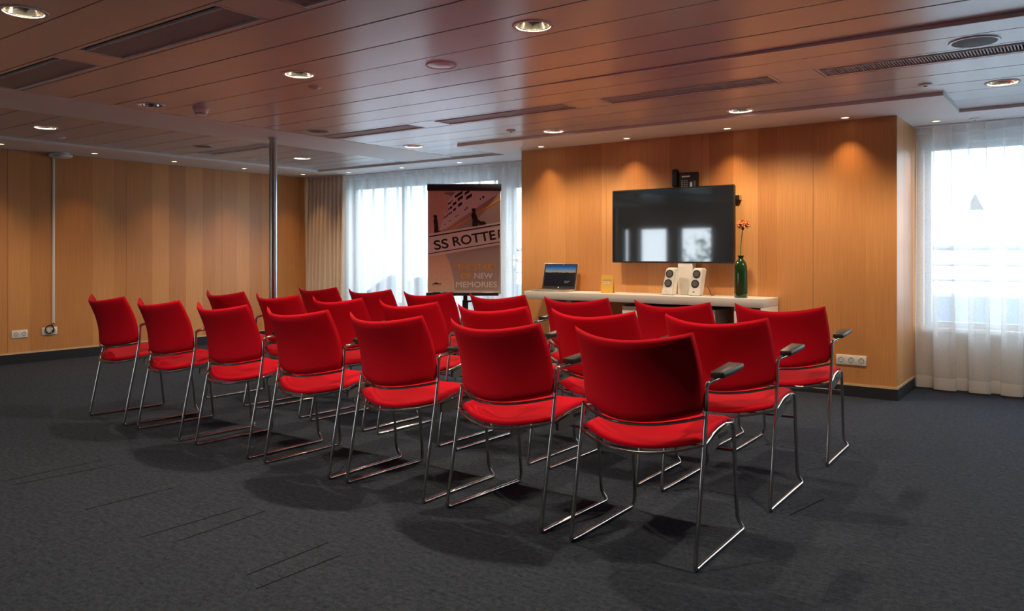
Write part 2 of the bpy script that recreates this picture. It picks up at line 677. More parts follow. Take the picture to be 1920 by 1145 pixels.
# ------------------------------------------------------------------ ceiling
ceil = struct(box('ceiling', 'plenum', None, XL - 0.2, XR + 0.2, YF - 0.2, YB + 0.2, 2.46, 2.52))
BEAM0, BEAM1 = -6.80, -6.0
SOFY, SOFX0, SOFX1, WINY, LSOF = 6.22, -5.28, -0.83, 7.05, -8.45
BIG = [  # x, y, lit, label
    (-4.02, 1.61, 1, 'lit recessed downlight on the far side of the dark air grilles from the chairs'),
    (-2.23, 3.21, 1, 'lit recessed downlight above the red chairs, farther from the pole than the pale ceiling speaker'),
    (-4.02, 3.20, 1, 'lit recessed downlight between the pale round ceiling speaker and the smoke detector'),
    (-5.76, 3.19, 0, 'unlit recessed downlight with mirror reflector beside the flat ceiling beam'),
    (-7.55, 3.20, 1, 'lit recessed downlight near the white wall-mounted access point and conduit'),
    (-0.47, 6.11, 1, 'lit recessed downlight in planks before the window with the grey triangle'),
    (-2.23, 6.075, 1, 'lit recessed downlight beside the soffit, over the vase end of the white table'),
    (-3.99, 6.075, 1, 'lit recessed downlight beside the soffit, over the laptop end of the white table'),
    (-5.75, 6.06, 1, 'lit recessed downlight in the planks between beam and flipchart window'),
    (-7.53, 6.03, 1, 'lit recessed downlight behind the steel pole, near the beige curtain'),
    (-2.23, 1.58, 1, 'lit recessed downlight near the third air grille of the run away from the television'),
    (-0.47, 3.20, 1, 'lit recessed downlight above the open carpet beside the chairs')]
SPK = [(-3.14, 3.55, 0.093, 0, 'pale round flush ceiling speaker above the red chairs'),
       (-0.50, 4.84, 0.125, 1, 'dark round ceiling speaker beside the long air grille near the triangle window'),
       (-5.75, 4.80, 0.105, 1, 'dark round ceiling speaker close to the beam, in front of the pole'),
       (-7.54, 4.75, 0.105, 1, 'dark round ceiling speaker in the bay behind the steel pole')]
SPOTS = [(-8.87, y, 'small lit spotlight in the soffit along the conduit wall, %s from the beige curtain' % n) for y, n in
         ((7.13, 'first'), (6.18, 'second'), (5.21, 'third'), (4.27, 'fourth'), (3.34, 'fifth'))]
SPOTS += [(x, 7.32, 'small lit spotlight above the sheer window curtain, %s from the beige curtain' % n) for x, n in
          ((-8.15, 'first'), (-7.15, 'second'), (-6.18, 'third'))]
SPOTS += [(-4.58, 6.73, 'small lit spotlight in the soffit above the laptop'),
          (-3.59, 6.74, 'small lit spotlight in the soffit above the television and yellow card'),
          (-2.59, 6.73, 'small lit spotlight in the soffit above the green vase'),
          (-1.61, 6.76, 'small lit spotlight in the soffit above the triple wall socket'),
          (-1.04, 7.39, 'small lit spotlight in the soffit above the curtain of the triangle window')]
HOLES = [(x, y, 0.092) for x, y, l, s in BIG] + [(x, y, 0.032) for x, y, s in SPOTS]


def plank(name, m, x0, x1, y0, y1, z0, z1):
    bm = bmesh.new()
    hs = [h for h in HOLES if x0 < h[0] - h[2] and h[0] + h[2] < x1 and y0 < h[1] - h[2] and h[1] + h[2] < y1]
    slab_with_holes(bm, x0, x1, y0, y1, z0, z1, hs)
    if name == 'ceiling_plank':          # pressed-metal planks never hang perfectly level
        k = PL.uniform(-0.004, 0.007)
        for v_ in bm.verts:
            v_.co.z += k * (v_.co.y - (y0 + y1) / 2)
    return obj(name, bm, m, ceil)


G = 0.0045      # half joint
PL = random.Random(21)
JY = [YF, -3.1, -2.78, -2.46, -2.14, -1.82, -1.50, -1.18, -0.86, -0.54, -0.22, 0.10, 0.42, 0.74, 1.10, 1.42, 1.745, 2.06, 2.385, 2.70,
      3.025, 3.375, 3.70, 4.03, 4.37, 4.68, 4.975, 5.265, 5.60, 5.80, SOFY]
GR1, GR2 = (2.06, 2.385), (4.975, 5.265)
XBAYS = [(-6.0, -4.8), (-4.54, -3.2), (-2.92, -1.64), (-1.37, -0.09), (0.17, 1.45), (1.71, 2.99)]
XLBAY = [(-8.10, -6.85)]
for a, b in zip(JY, JY[1:]):
    if (a, b) in (GR1, GR2):
        ed = [BEAM1 + 0.0] + [v for p in XBAYS for v in p] + [XR]
        for i in range(0, len(ed), 2):
            if ed[i + 1] - ed[i] > 0.02:
                plank('ceiling_plank', 'ceiling_paint', ed[i] + G, ed[i + 1] - G, a + G, b - G, HP, HP + 0.02)
        plank('ceiling_plank', 'ceiling_paint', LSOF, XLBAY[0][0] - G, a + G, b - G, HP, HP + 0.02)
        plank('ceiling_plank', 'ceiling_paint', XLBAY[0][1] + G, BEAM0, a + G, b - G, HP, HP + 0.02)
        continue
    if a == 5.60:
        continue
    plank('ceiling_plank', 'ceiling_paint', BEAM1, XR, a + G, b - G, HP, HP + 0.02) if a < 5.5 else None
    plank('ceiling_plank', 'ceiling_paint', LSOF, BEAM0, a + G, b - G, HP, HP + 0.02) if a < 5.5 else None
plank('ceiling_plank', 'ceiling_paint', BEAM1, SOFX1, 5.60 + G, 5.93 - G, HP, HP + 0.02)
plank('ceiling_plank', 'ceiling_paint', BEAM1, SOFX1, 5.93 + G, SOFY, HP, HP + 0.02)
for a, b in ((5.60, 5.95), (5.95, 6.28), (6.28, 6.65), (6.65, WINY)):
    plank('ceiling_plank', 'ceiling_paint', SOFX1, XR, a + G, b - G, HP, HP + 0.02)
for a, b in ((5.60, 5.90), (5.90, 6.22), (6.22, 6.50), (6.50, 6.80), (6.80, WINY)):
    plank('ceiling_plank', 'ceiling_paint', LSOF, BEAM0, a + G, b - G, HP, HP + 0.02)
for a, b in ((SOFY, 6.48), (6.48, 6.80), (6.80, WINY)):
    plank('ceiling_plank', 'ceiling_paint', BEAM1, SOFX0, a + G, b - G, HP, HP + 0.02)
# tapered pale closing strip in one plank joint
bm = bmesh.new()
for x, h in ((-3.2, 0.001), (3.2, 0.045)):
    for y, z in ((4.3705, HP), (4.3705, HP - h), (4.382, HP - h), (4.382, HP)):
        bm.verts.new((x, y, z))
bm.verts.ensure_lookup_table()
v = bm.verts
for i in range(4):
    j = (i + 1) % 4
    bm.faces.new((v[i], v[j], v[4 + j], v[4 + i]))
bm.faces.new(v[0:4])
bm.faces.new(v[4:8])
obj('closing_strip', bm, 'soffit_paint', ceil)
# plain soffits (slightly lower than the planks)
T = 0.06
plank('soffit', 'soffit_paint', XL, LSOF, YF, WINY, HS, HS + T)
plank('soffit', 'soffit_paint', XL, BEAM1, WINY, YB, HS, HS + T)
plank('soffit', 'soffit_paint', BEAM0, BEAM1 - 0.014, YF, WINY, HP - 0.001, HS + T)
plank('soffit', 'soffit_paint', BEAM1, TVX0, WINY, YB, HS, HS + T)
plank('soffit', 'soffit_paint', SOFX0, TVX0, SOFY, WINY, HS, HS + T)
plank('soffit', 'soffit_paint', TVX0, TVX1, SOFY, TVY + 0.03, HS, HS + T)
plank('soffit', 'soffit_paint', TVX1, SOFX1, SOFY, WINY, HS, HS + T)
plank('soffit', 'soffit_paint', TVX1, XR, WINY, YB, HS, HS + T)


def lamp(name, loc, power, angle, blend, parent, radius, rot=(0, 0, 0)):
    l = bpy.data.lights.new(name, 'SPOT')
    l.energy = power
    l.color = WARM
    l.spot_size = math.radians(angle)
    l.spot_blend = blend
    l.shadow_soft_size = radius
    o = bpy.data.objects.new(name, l)
    scene.collection.objects.link(o)
    o.location = loc
    o.rotation_euler = rot
    o.parent = parent
    return o


# large downlights
for i, (x, y, lit, lab) in enumerate(BIG):
    t = thing('recessed_downlight', lab, 'downlight', (x, y, HP), 0, 'round recessed downlights in the ceiling')
    lathe('trim_ring', 'soffit_paint', t, [(0.085, 0.004), (0.086, -0.004), (0.104, -0.005), (0.106, 0.001)], 32, True)
    lathe('reflector', 'reflector', t, [(0.086, 0.0), (0.080, 0.03), (0.066, 0.062), (0.048, 0.085), (0.0, 0.088)], 18)
    bm = bmesh.new()
    add_tube(bm, ring_pts(0, 0, 0.056, 0.036, 20), 0.007, 8, True)
    obj('lamp_ring', bm, 'lamp_glow' if lit else 'lamp_off', t, 'auto')
    bm = bmesh.new()
    add_tube(bm, ring_pts(0, 0, 0.001, 0.0835, 32), 0.0022, 6, True)
    obj('rim', bm, 'reflector', t, 'auto')
    if lit:
        # the ceiling grid carries on above the picture: those two lamps stand out of view
        nm = {(-2.23, 1.58): 'downlight_by_grille_offscreen', (-0.47, 3.20): 'downlight_by_chairs_offscreen'}.get((x, y), 'light')
        lamp(nm, (0, 0, 0.040), DOWN_W, 150, 0.5, t, 0.03)
# small spots
for x, y, lab in SPOTS:
    t = thing('recessed_spotlight', lab, 'spotlight', (x, y, HS), 0, 'small recessed spotlights in the soffit')
    lathe('trim_ring', 'soffit_paint', t, [(0.029, 0.004), (0.030, -0.003), (0.043, -0.004), (0.045, 0.001)], 24, True)
    lathe('bulb', 'spot_glow', t, [(0.031, 0.01), (0.027, 0.002), (0.015, -0.002), (0.0, -0.003)], 20)
    lamp('light', (0, 0, -0.008), SPOT_W, 84, 1.0, t, 0.02).data.color = (1.0, 0.60, 0.28)
# speakers
for x, y, r, dark, lab in SPK:
    t = thing('ceiling_speaker', lab, 'ceiling speaker', (x, y, HP))
    lathe('trim_ring', 'ceiling_paint' if dark else 'soffit_paint', t, [(r * 0.86, 0.002), (r * 0.86, -0.005), (r * 0.97, -0.006), (r, 0.001)], 36, True)
    lathe('speaker_grille', 'speaker_grey' if dark else 'ceiling_paint', t, [(r * 0.88, 0.001), (r * 0.86, -0.003), (r * 0.5, -0.006), (0, -0.007)], 36)
# small sensors
for x, y, z, lab in ((-4.245, 3.51, HP, 'small flat white sensor disc in the planks above the chairs'),
                     (-0.89, 5.87, HP, 'small white dome sensor in planks near the triangle window'),
                     (-4.284, 5.81, HP, 'small white sensor disc in planks in front of the laptop'),
                     (-8.06, 3.56, HP, 'small pale sensor disc in the bay near the access point'),
                     (-8.05, 5.70, HP, 'small pale sensor disc in the bay behind the steel pole'),
                     (-0.764, 7.436, HS, 'small white fire sensor in soffit above the triangle window curtain')):
    t = thing('ceiling_sensor', lab, 'sensor', (x, y, z))
    lathe('cover', 'white_plastic', t, [(0.042, 0.001), (0.042, -0.006), (0.03, -0.012), (0, -0.014)], 24)
    lathe('button', 'white_plastic', t, [(0.012, -0.012), (0.011, -0.02), (0, -0.022)], 14)
# smoke detector
t = thing('smoke_detector', 'white round smoke detector hanging below the planks near the beam', 'smoke detector', (-5.562, 3.488, HP))
lathe('base', 'white_plastic', t, [(0.0, 0.0), (0.062, 0.001), (0.062, -0.018), (0.055, -0.024), (0, -0.024)], 28)
lathe('sensing_head', 'white_plastic', t, [(0.052, -0.022), (0.05, -0.04), (0.036, -0.058), (0.0, -0.060)], 28)
lathe('vent_slot', 'black_plastic', t, [(0.0445, -0.048), (0.0455, -0.0465), (0.0465, -0.045), (0.0445, -0.044)], 28, True)

# air grilles
GR_MESH = {}


def grille(x0, x1, band, lab):
    y0, y1 = band
    t = thing('air_grille', lab, 'air grille', (x0, y0, HP), 0, 'long air grilles in the plank ceiling')
    L_, W_ = x1 - x0, y1 - y0
    bm = bmesh.new()
    add_box(bm, 0.002, L_ - 0.002, 0.004, 0.03, 0, 0.018)
    add_box(bm, 0.002, L_ - 0.002, W_ - 0.03, W_ - 0.004, 0, 0.018)
    add_box(bm, 0.002, 0.022, 0.03, W_ - 0.03, 0, 0.018)
    add_box(bm, L_ - 0.022, L_ - 0.002, 0.03, W_ - 0.03, 0, 0.018)
    obj('frame', bm, 'ceiling_paint', t)
    box('edge_strip', 'soffit_paint', t, 0.022, L_ - 0.022, W_ - 0.047, W_ - 0.031, -0.003, 0.012)
    box('edge_strip', 'soffit_paint', t, 0.022, L_ - 0.022, 0.062, 0.070, -0.003, 0.012)
    box('duct', 'plenum', t, 0.02, L_ - 0.02, 0.03, W_ - 0.03, 0.05, 0.055)
    bm = bmesh.new()
    n = int((L_ - 0.05) / 0.016)
    for k in range(n):
        x = 0.025 + k * (L_ - 0.05) / n
        add_box(bm, x, x + 0.0085, 0.070, W_ - 0.047, 0.004, 0.014)
    o = obj('fin_field', bm, 'grille_fin', t)
    o['kind'] = 'stuff'
    return t


ORD = ['first', 'second', 'third', 'fourth', 'fifth', 'sixth']
for i, (a, b) in enumerate(XBAYS):
    grille(a, b, GR1, 'long air grille in the run away from the television, %s from the beam' % ORD[i])
for i, (a, b) in enumerate(XBAYS):
    grille(a, b, GR2, 'long air grille in the run near the television wall, %s from the beam' % ORD[i])
grille(XLBAY[0][0], XLBAY[0][1], GR2, 'air grille in the ceiling bay between beam and socket wall, nearer the window')
grille(XLBAY[0][0], XLBAY[0][1], GR1, 'air grille in the ceiling bay between beam and socket wall, away from the window')

# ------------------------------------------------------------------ outside the windows
deck = struct(box('deck', 'deck_grey', None, -16, 8, YB + 0.2, 11.2, -0.15, -0.05))
struct(box('shore', 'shore', None, -90, 90, 11.2, 160, -6.2, -6.0))
struct(box('shore_behind', 'shore', None, -90, 90, -160, YF - 0.3, -6.2, -6.0))
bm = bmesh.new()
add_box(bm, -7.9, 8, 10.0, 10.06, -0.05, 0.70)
bw_ = tag(obj('deck_bulwark', bm, 'bulwark_shaded'), 'shaded blue-grey steel bulwark plate at the edge of the outside deck', 'bulwark')
t = thing('deck_railing', 'grey steel railing on the deck outside the curtained windows', 'railing', (0, 0, 0))
for z, r in ((1.24, 0.03), (1.05, 0.012), (0.88, 0.012)):
    tube('rail', 'rail_grey', t, [(-7.9, 10.03, z), (8, 10.03, z)], r, 8)
for k in range(9):
    x = -7.8 + 1.9 * k
    tube('post', 'rail_grey', t, [(x, 10.03, 0.70), (x, 10.03, 1.24)], 0.02, 8)
t = thing('deck_house', 'pale blue-white deck house wall outside the window beside the beige curtain', 'deck house', (-9.8, 9.6, -0.05))
box('wall', 'outdoor_white', t, -3.0, 0.6, 0, 1.2, 0, 3.2)
box('roof_edge', 'outdoor_white', t, -3.1, 0.7, -0.15, 1.3, 3.2, 3.3)


def tub_chair(x, y, rz, lab):
    t = thing('deck_chair', lab, 'deck chair', (x, y, -0.05), rz)
    bm = bmesh.new()
    n = 20
    rings = []
    for k in range(n + 1):
        a = PI * (1.0 + 1.0 * k / n)          # wraps around the back
        h = 0.62 + 0.26 * math.sin(PI * k / n)
        for rr in (0.36, 0.29):
            rings.append((bm.verts.new((rr * math.cos(a), rr * math.sin(a), 0.2)), bm.verts.new((rr * 1.08 * math.cos(a), rr * 1.08 * math.sin(a), h))))
    for k in range(n):
        o0, i0, o1, i1 = rings[2 * k], rings[2 * k + 1], rings[2 * k + 2], rings[2 * k + 3]
        bm.faces.new((o0[0], o1[0], o1[1], o0[1]))
        bm.faces.new((i0[0], i0[1], i1[1], i1[0]))
        bm.faces.new((o0[1], o1[1], i1[1], i0[1]))
        bm.faces.new((o0[0], i0[0], i1[0], o1[0]))
    obj('backrest', bm, 'outdoor_dark', t, 'auto')
    lathe('seat', 'outdoor_dark', t, [(0, 0.36), (0.3, 0.36), (0.33, 0.40), (0.3, 0.45), (0, 0.46)], 20)
    for sx_ in (-0.24, 0.24):
        for sy_ in (-0.24, 0.24):
            tube('leg', 'rail_grey', t, [(sx_, sy_, 0), (sx_ * 0.9, sy_ * 0.9, 0.38)], 0.015, 8)


tub_chair(-9.2, 8.75, 2.6, 'dark rounded tub chair on the deck, against the deck house')
tub_chair(-8.15, 9.0, 0.3, 'dark rounded tub chair on the deck, between the other two')
tub_chair(-7.2, 9.15, -0.4, 'dark rounded tub chair on the deck, nearest the railing')

t = thing('tree', 'leafy tree outside the rear windows, seen mirrored in the television', 'tree', (-8.9, -9.0, -6.0))
rnd = random.Random(9)
tube('trunk', 'outdoor_dark', t, [(0, 0, 0), (0.1, 0, 3.5), (0, 0.1, 7.2)], [0.25, 0.18, 0.06], 10)
bm = bmesh.new()
lf = bmesh.new()
for k in range(34):
    z = rnd.uniform(4.0, 7.6)
    a = rnd.uniform(0, 2 * PI)
    l = rnd.uniform(0.6, 1.5)
    p0, p1 = Vector((0.05, 0.05, z - 0.5)), Vector((l * math.cos(a), l * math.sin(a), z + 0.5))
    add_tube(bm, [p0, p0.lerp(p1, 0.5) + Vector((0, 0, 0.12)), p1], [0.04, 0.025, 0.01], 6)
    for q in range(26):
        c = p0.lerp(p1, rnd.uniform(0.3, 1.1)) + Vector((rnd.gauss(0, 0.16), rnd.gauss(0, 0.16), rnd.gauss(0, 0.16)))
        d = Vector((rnd.gauss(0, 1), rnd.gauss(0, 1), rnd.gauss(0, 1))).normalized()
        e = d.orthogonal().normalized()
        lf.faces.new([lf.verts.new(c - d * 0.13), lf.verts.new(c + e * 0.07), lf.verts.new(c + d * 0.13), lf.verts.new(c - e * 0.07)])
obj('branches', bm, 'outdoor_dark', t)['kind'] = 'stuff'
obj('leaves', lf, 'hedge', t)['kind'] = 'stuff'

# ------------------------------------------------------------------ curtains


def curtain(name, m, hem_m, label, x0, x1, y, z0, z1, p, a, b, flare=0.0, header=0.0, seg=14, hem=0.10, gather=None):
    t = thing(name, label, 'curtain', ((x0 + x1) / 2, y, z0))
    n = int((x1 - x0) / p * seg)
    rows = [z0 - z0, hem, 0.35, 0.9, 1.5, z1 - z0 - 0.12, z1 - z0]
    rnd = random.Random(3)
    ph = [rnd.uniform(-0.4, 0.4) for _ in range(64)]

    def pt(k, z):
        s = (x1 - x0) * k / n
        f = 1 - z / (z1 - z0)
        am = 0.75 + 0.5 * f
        q = s / p
        j = ph[int(q) % 64] * (1 - abs(2 * (q % 1) - 1))
        x = s - a * math.sin(4 * PI * q) * am + 0.03 * f * math.sin(q * 1.3) 
        yy = b * am * math.sin(2 * PI * q + j)
        if gather:
            x = (x - (x1 - x0)) * (1 + flare * f) + (x1 - x0)
        return (x - (x1 - x0) / 2, yy, z)

    def mesh(nm, zs, mm):
        bm = bmesh.new()
        g = [[bm.verts.new(pt(k, z)) for k in range(n + 1)] for z in zs]
        for r in range(len(zs) - 1):
            for k in range(n):
                bm.faces.new((g[r][k], g[r][k + 1], g[r + 1][k + 1], g[r + 1][k]))
        return obj(nm, bm, mm, t, True)
    mesh('fabric', [z for z in rows if z >= hem and z <= z1 - z0 - 0.06] + [z1 - z0 - 0.06], m)
    mesh('hem', [0, hem], hem_m)
    mesh('header_tape', [z1 - z0 - 0.06, z1 - z0], hem_m)
    return t


YC = 7.60
curtain('sheer_curtain', 'sheer', 'sheer_hem', 'white sheer curtain behind the flipchart, beside the beige drape', -8.55, -4.96, YC, 0.02, HS - 0.013, 0.235, 0.036, 0.045)
curtain('sheer_curtain', 'sheer', 'sheer_hem', 'white sheer curtain over the window with the grey triangle', -1.22, 3.1, YC, 0.02, HS - 0.013, 0.26, 0.040, 0.045)
curtain('drape_curtain', 'beige_drape', 'beige_drape', 'heavy beige gathered drape hanging in the corner beside the sheer curtain', -9.17, -8.40, YC - 0.13, 0.015, HS - 0.013, 0.085, 0.003, 0.030, flare=0.12, gather=True, seg=12)
for x0, x1, lab in ((-9.2, -4.96, 'white curtain track on the soffit above beige and sheer curtains'), (-1.24, 3.15, 'white curtain track on the soffit above the triangle window')):
    tag(box('curtain_track', 'soffit_paint', None, x0, x1, YC - 0.012, YC + 0.012, HS - 0.012, HS), lab, 'curtain track')
tag(box('curtain_track', 'soffit_paint', None, -9.2, -8.38, YC - 0.142, YC - 0.118, HS - 0.014, HS), 'short curtain track carrying the beige drape', 'curtain track')
# grey triangle on the window pane
t = thing('triangle_sign', 'plain grey triangular sign fixed to the window pane behind the sheer curtain', 'sign', (-0.805, YB + 0.095, 1.555))
bm = bmesh.new()
prism_xz(bm, [(-0.066, 0), (0.066, 0), (0.008, 0.135), (-0.004, 0.138)], -0.004, 0.012)
obj('plate', bm, 'grey_plastic', t)

# ------------------------------------------------------------------ steel pole
t = thing('steel_pole', 'polished stainless steel pole standing from the carpet up to the ceiling beam', 'pole', (-6.407, 4.787, 0))
lathe('shaft', 'steel', t, [(0.036, 0.0), (0.036, HP + 0.01)], 28)
lathe('base_collar', 'steel', t, [(0.036, 0.02), (0.055, 0.018), (0.058, 0.0), (0.036, 0.0)], 28, True)
lathe('top_collar', 'steel', t, [(0.036, HS + 0.005), (0.045, HS + 0.007), (0.046, HS + 0.018), (0.036, HS + 0.018)], 28, True)

# ------------------------------------------------------------------ wall fittings


def socket_plate(name, label, n, loc, rz):
    """plate in local XZ plane, front towards -y"""
    t = thing(name, label, 'wall socket', loc, rz)
    w_ = 0.079 * n
    box('plate', 'white_plastic', t, -w_ / 2, w_ / 2, -0.009, 0.0, -0.041, 0.041, 0.003)
    for k in range(n):
        cx = -w_ / 2 + 0.079 * (k + 0.5)
        bm = bmesh.new()
        add_tube(bm, ring_pts(cx, -0.0095, 0, 0.0205, 24, 'y'), 0.0022, 6, True)
        o = obj('socket_ring', bm, 'grey_plastic', t, 'auto')
        bm = bmesh.new()
        for dx in (-0.0095, 0.0095):
            add_tube(bm, [(cx + dx, -0.0085, 0), (cx + dx, -0.0105, 0)], 0.0033, 8)
        add_box(bm, cx - 0.004, cx + 0.004, -0.011, -0.008, 0.015, 0.020)
        add_box(bm, cx - 0.004, cx + 0.004, -0.011, -0.008, -0.020, -0.015)
        obj('contact_hole', bm, 'black_plastic', o)
        if k:
            box('seam', 'grey_plastic', t, cx - 0.040, cx - 0.039, -0.0095, -0.008, -0.038, 0.038)
    return t


socket_plate('wall_socket', 'white triple wall socket low on the wood wall beside the red chairs', 3, (-1.594, TVY, 0.30), 0)
socket_plate('wall_socket', 'white double wall socket on the wood wall, without any cable', 2, (XL, 3.665, 0.318), PI / 2)
socket_plate('wall_socket', 'white double wall socket with a coiled black cable under the conduit', 2, (XL, 3.965, 0.327), PI / 2)
t = thing('coiled_cable', 'black cable coiled in a ring hanging in front of the wall socket', 'cable', (XL + 0.025, 3.957, 0.345))
bm = bmesh.new()
pts = []
for k in range(90):
    a = PI / 2 + 2 * PI * k / 30
    rr = 0.043 + 0.004 * math.sin(k * 0.9)
    pts.append((0.004 * math.sin(k * 0.7), rr * math.cos(a), rr * math.sin(a)))
add_tube(bm, pts, 0.0042, 8)
obj('coil', bm, 'black_plastic', t, True)
tube('lead', 'black_plastic', t, fillet([(0, 0, 0.043), (0, 0.03, 0.055), (-0.012, 0.047, 0.075)], 0.02), 0.0035, 8)
tube('tie', 'black_plastic', t, ring_pts(0, 0.036, -0.022, 0.011, 12, 'x'), 0.003, 6, True)
t = thing('cable_conduit', 'white vertical plastic cable conduit running down the wood wall', 'conduit', (XL, 4.006, 0.41))
box('cover', 'white_plastic', t, 0, 0.014, -0.011, 0.011, 0, 1.84, 0.002)
box('base_channel', 'white_plastic', t, 0, 0.004, -0.013, 0.013, 0.002, 1.838)
t = thing('access_point', 'white round network access point under the soffit above the conduit', 'access point', (-9.125, 4.03, HS))
lathe('mount', 'white_plastic', t, [(0, 0), (0.088, 0), (0.088, -0.018), (0, -0.018)], 32)
lathe('body', 'white_plastic', t, [(0, -0.014), (0.105, -0.016), (0.118, -0.028), (0.112, -0.044), (0.085, -0.056), (0, -0.06)], 36)
bm = bmesh.new()
for k in range(7):
    a = -0.9 + 0.09 * k - 0.2
    add_box(bm, 0.1140 * math.cos(a) - 0.003, 0.1140 * math.cos(a) + 0.003, 0.1140 * math.sin(a) - 0.003, 0.1140 * math.sin(a) + 0.003, -0.042, -0.030)
obj('vent_slots', bm, 'grey_plastic', t)

# ------------------------------------------------------------------ white side table with things on it
TZ = 0.80
t = thing('side_table', 'long white table against the wood wall under the television', 'table', (-3.4, 6.5, 0))
TX0, TX1 = -4.63, -2.19
dx = 3.4
box('table_top', 'white_laminate', t, TX0 + dx, TX1 + dx, 0, 0.395, TZ - 0.075, TZ, 0.003)
for x0, x1 in ((-4.33, -4.27), (-2.445, -2.405)):
    box('leg', 'white_laminate', t, x0 + dx, x1 + dx, 0.01, 0.07, 0, TZ - 0.075, 0.003)
    box('leg', 'white_laminate', t, x0 + dx, x1 + dx, 0.32, 0.38, 0, TZ - 0.075, 0.003)
ep = box('end_panel', 'white_laminate', t, TX1 + dx - 0.025, TX1 + dx, 0.0, 0.39, 0, TZ - 0.075, 0.003)
pl = box('socket_post', 'white_laminate', t, TX1 + dx - 0.105, TX1 + dx - 0.025, 0.03, 0.06, 0, TZ - 0.09, 0.003)
bm = bmesh.new()
add_tube(bm, [(TX1 + dx - 0.065, 0.032, TZ - 0.135), (TX1 + dx - 0.065, 0.022, TZ - 0.135)], 0.02, 18)
obj('grommet', bm, 'black_plastic', pl, 'auto')
t = thing('cabinet', 'low white cabinet with dark top standing under the long white table', 'cabinet', (-3.07, 6.52, 0))
box('body', 'beige_side', t, -0.45, 0.45, 0.02, 0.37, 0, 0.69, 0.002)
for s in (-1, 1):
    d = box('door', 'white_laminate', t, min(s * 0.002, s * 0.45), max(s * 0.002, s * 0.45), 0.0, 0.02, 0.03, 0.69, 0.002)
    tube('handle', 'steel', d, [(s * 0.03, 0.0, 0.40), (s * 0.03, -0.018, 0.40), (s * 0.03, -0.018, 0.50), (s * 0.03, 0.0, 0.50)], 0.004, 8)
box('top_board', 'black_plastic', t, -0.43, 0.45, 0.01, 0.37, 0.69, 0.705)

# television on a white column
TVZ0, TVZ1 = 1.092, 1.792
t = thing('television', 'large flat black television showing window reflections, on a white column', 'television', (-3.155, 6.78, 0))
box('housing', 'black_plastic', t, -0.605, 0.605, 0.006, 0.055, TVZ0 + 0.004, TVZ1 - 0.004, 0.006)
bz = 0.010
bm = bmesh.new()
for a in ((-0.611, 0.611, TVZ0, TVZ0 + 0.014), (-0.611, 0.611, TVZ1 - bz, TVZ1), (-0.611, -0.611 + bz, TVZ0 + 0.014, TVZ1 - bz), (0.611 - bz, 0.611, TVZ0 + 0.014, TVZ1 - bz)):
    add_box(bm, a[0], a[1], -0.004, 0.010, a[2], a[3])
obj('bezel', bm, 'black_plastic', t)
box('screen', 'black_gloss', t, -0.602, 0.602, -0.001, 0.008, TVZ0 + 0.012, TVZ1 - 0.009)
box('wall_bracket', 'steel', t, 0.56, 0.635, 0.06, 0.118, 1.66, 1.70)
co = box('stand_column', 'white_laminate', t, 0.074, 0.218, 0.0, 0.09, TZ, TVZ0 + 0.08, 0.004)
bm = bmesh.new()
add_box(bm, -0.25, 0.25, 0.055, 0.119, 1.3, 1.6)
obj('back_mount', bm, 'black_plastic', t)

# desk phone on the wall above the television
t = thing('wall_phone', 'black desk telephone mounted on the wall above the television', 'telephone', (-3.045, TVY, 1.78))
body = box('body', 'black_plastic', t, -0.06, 0.122, -0.055, 0.0, 0.0, 0.155, 0.006)
bm = bmesh.new()
add_box(bm, -0.122, -0.066, -0.085, -0.02, 0.02, 0.19, 0.022, 4)
obj('handset', bm, 'black_plastic', t, 'auto')
box('handset_cradle', 'black_plastic', t, -0.115, -0.058, -0.03, 0.0, 0.0, 0.15, 0.005)
box('display', 'white_plastic', t, -0.025, 0.055, -0.058, -0.054, 0.108, 0.122)
for r_ in range(4):
    for c_ in range(3):
        box('key', 'grey_plastic', t, -0.03 + 0.024 * c_, -0.014 + 0.024 * c_, -0.059, -0.054, 0.018 + 0.018 * r_, 0.027 + 0.018 * r_)
box('index_card', 'white_plastic', t, 0.056, 0.078, -0.058, -0.054, 0.006, 0.062)
for k in range(4):
    box('function_key', 'grey_plastic', t, 0.092, 0.110, -0.059, -0.054, 0.012 + 0.016 * k, 0.021 + 0.016 * k)


# loudspeakers
def speaker(x, label, knob):
    t = thing('desktop_speaker', label, 'loudspeaker', (x, 6.60, TZ), 0.0)
    lean = 0.10
    bm = bmesh.new()
    sec = [(-0.055, 0.0), (0.055, 0.0), (0.048, 0.25), (-0.047, 0.25)]
    prism_xz(bm, sec, 0.0, 0.10)
    bmesh.ops.bevel(bm, geom=list(bm.edges), offset=0.012, segments=3, affect='EDGES')
    for v_ in bm.verts:
        v_.co.y += v_.co.z * 0.16
        v_.co.x += v_.co.z * lean
    obj('cabinet', bm, 'white_plastic', t, 'auto')

    def P(x_, z_, y_=0.0):
        return Vector((x_ + z_ * lean, y_ + z_ * 0.16, z_))
    for z_, r_ in ((0.196, 0.036), (0.110, 0.036)):
        for nm, rr, ya, yb, mm in (('driver_surround', r_, -0.004, 0.012, 'black_plastic'), ('cone', r_ * 0.72, -0.006, 0.005, 'speaker_grey')):
            bm = bmesh.new()
            nv = Vector((0, 1, -0.16)).normalized()
            add_tube(bm, [P(0, z_) + nv * ya, P(0, z_) + nv * yb], rr, 28)
            obj(nm, bm, mm, t, 'auto')
    if knob:
        bm = bmesh.new()
        add_tube(bm, [P(0, 0.036, -0.012), P(0, 0.036, 0.006)], 0.017, 20)
        obj('volume_knob', bm, 'white_plastic', t, 'auto')
    else:
        me = text_mesh('logi', 0.014, 0.0003)
        me.transform(Matrix.Rotation(PI / 2, 4, 'X') @ Matrix.Translation((-0.012, 0, 0)))
        o = link('logo', me, 'print_dark', t)
        o.location = P(0, 0.034, -0.0006)


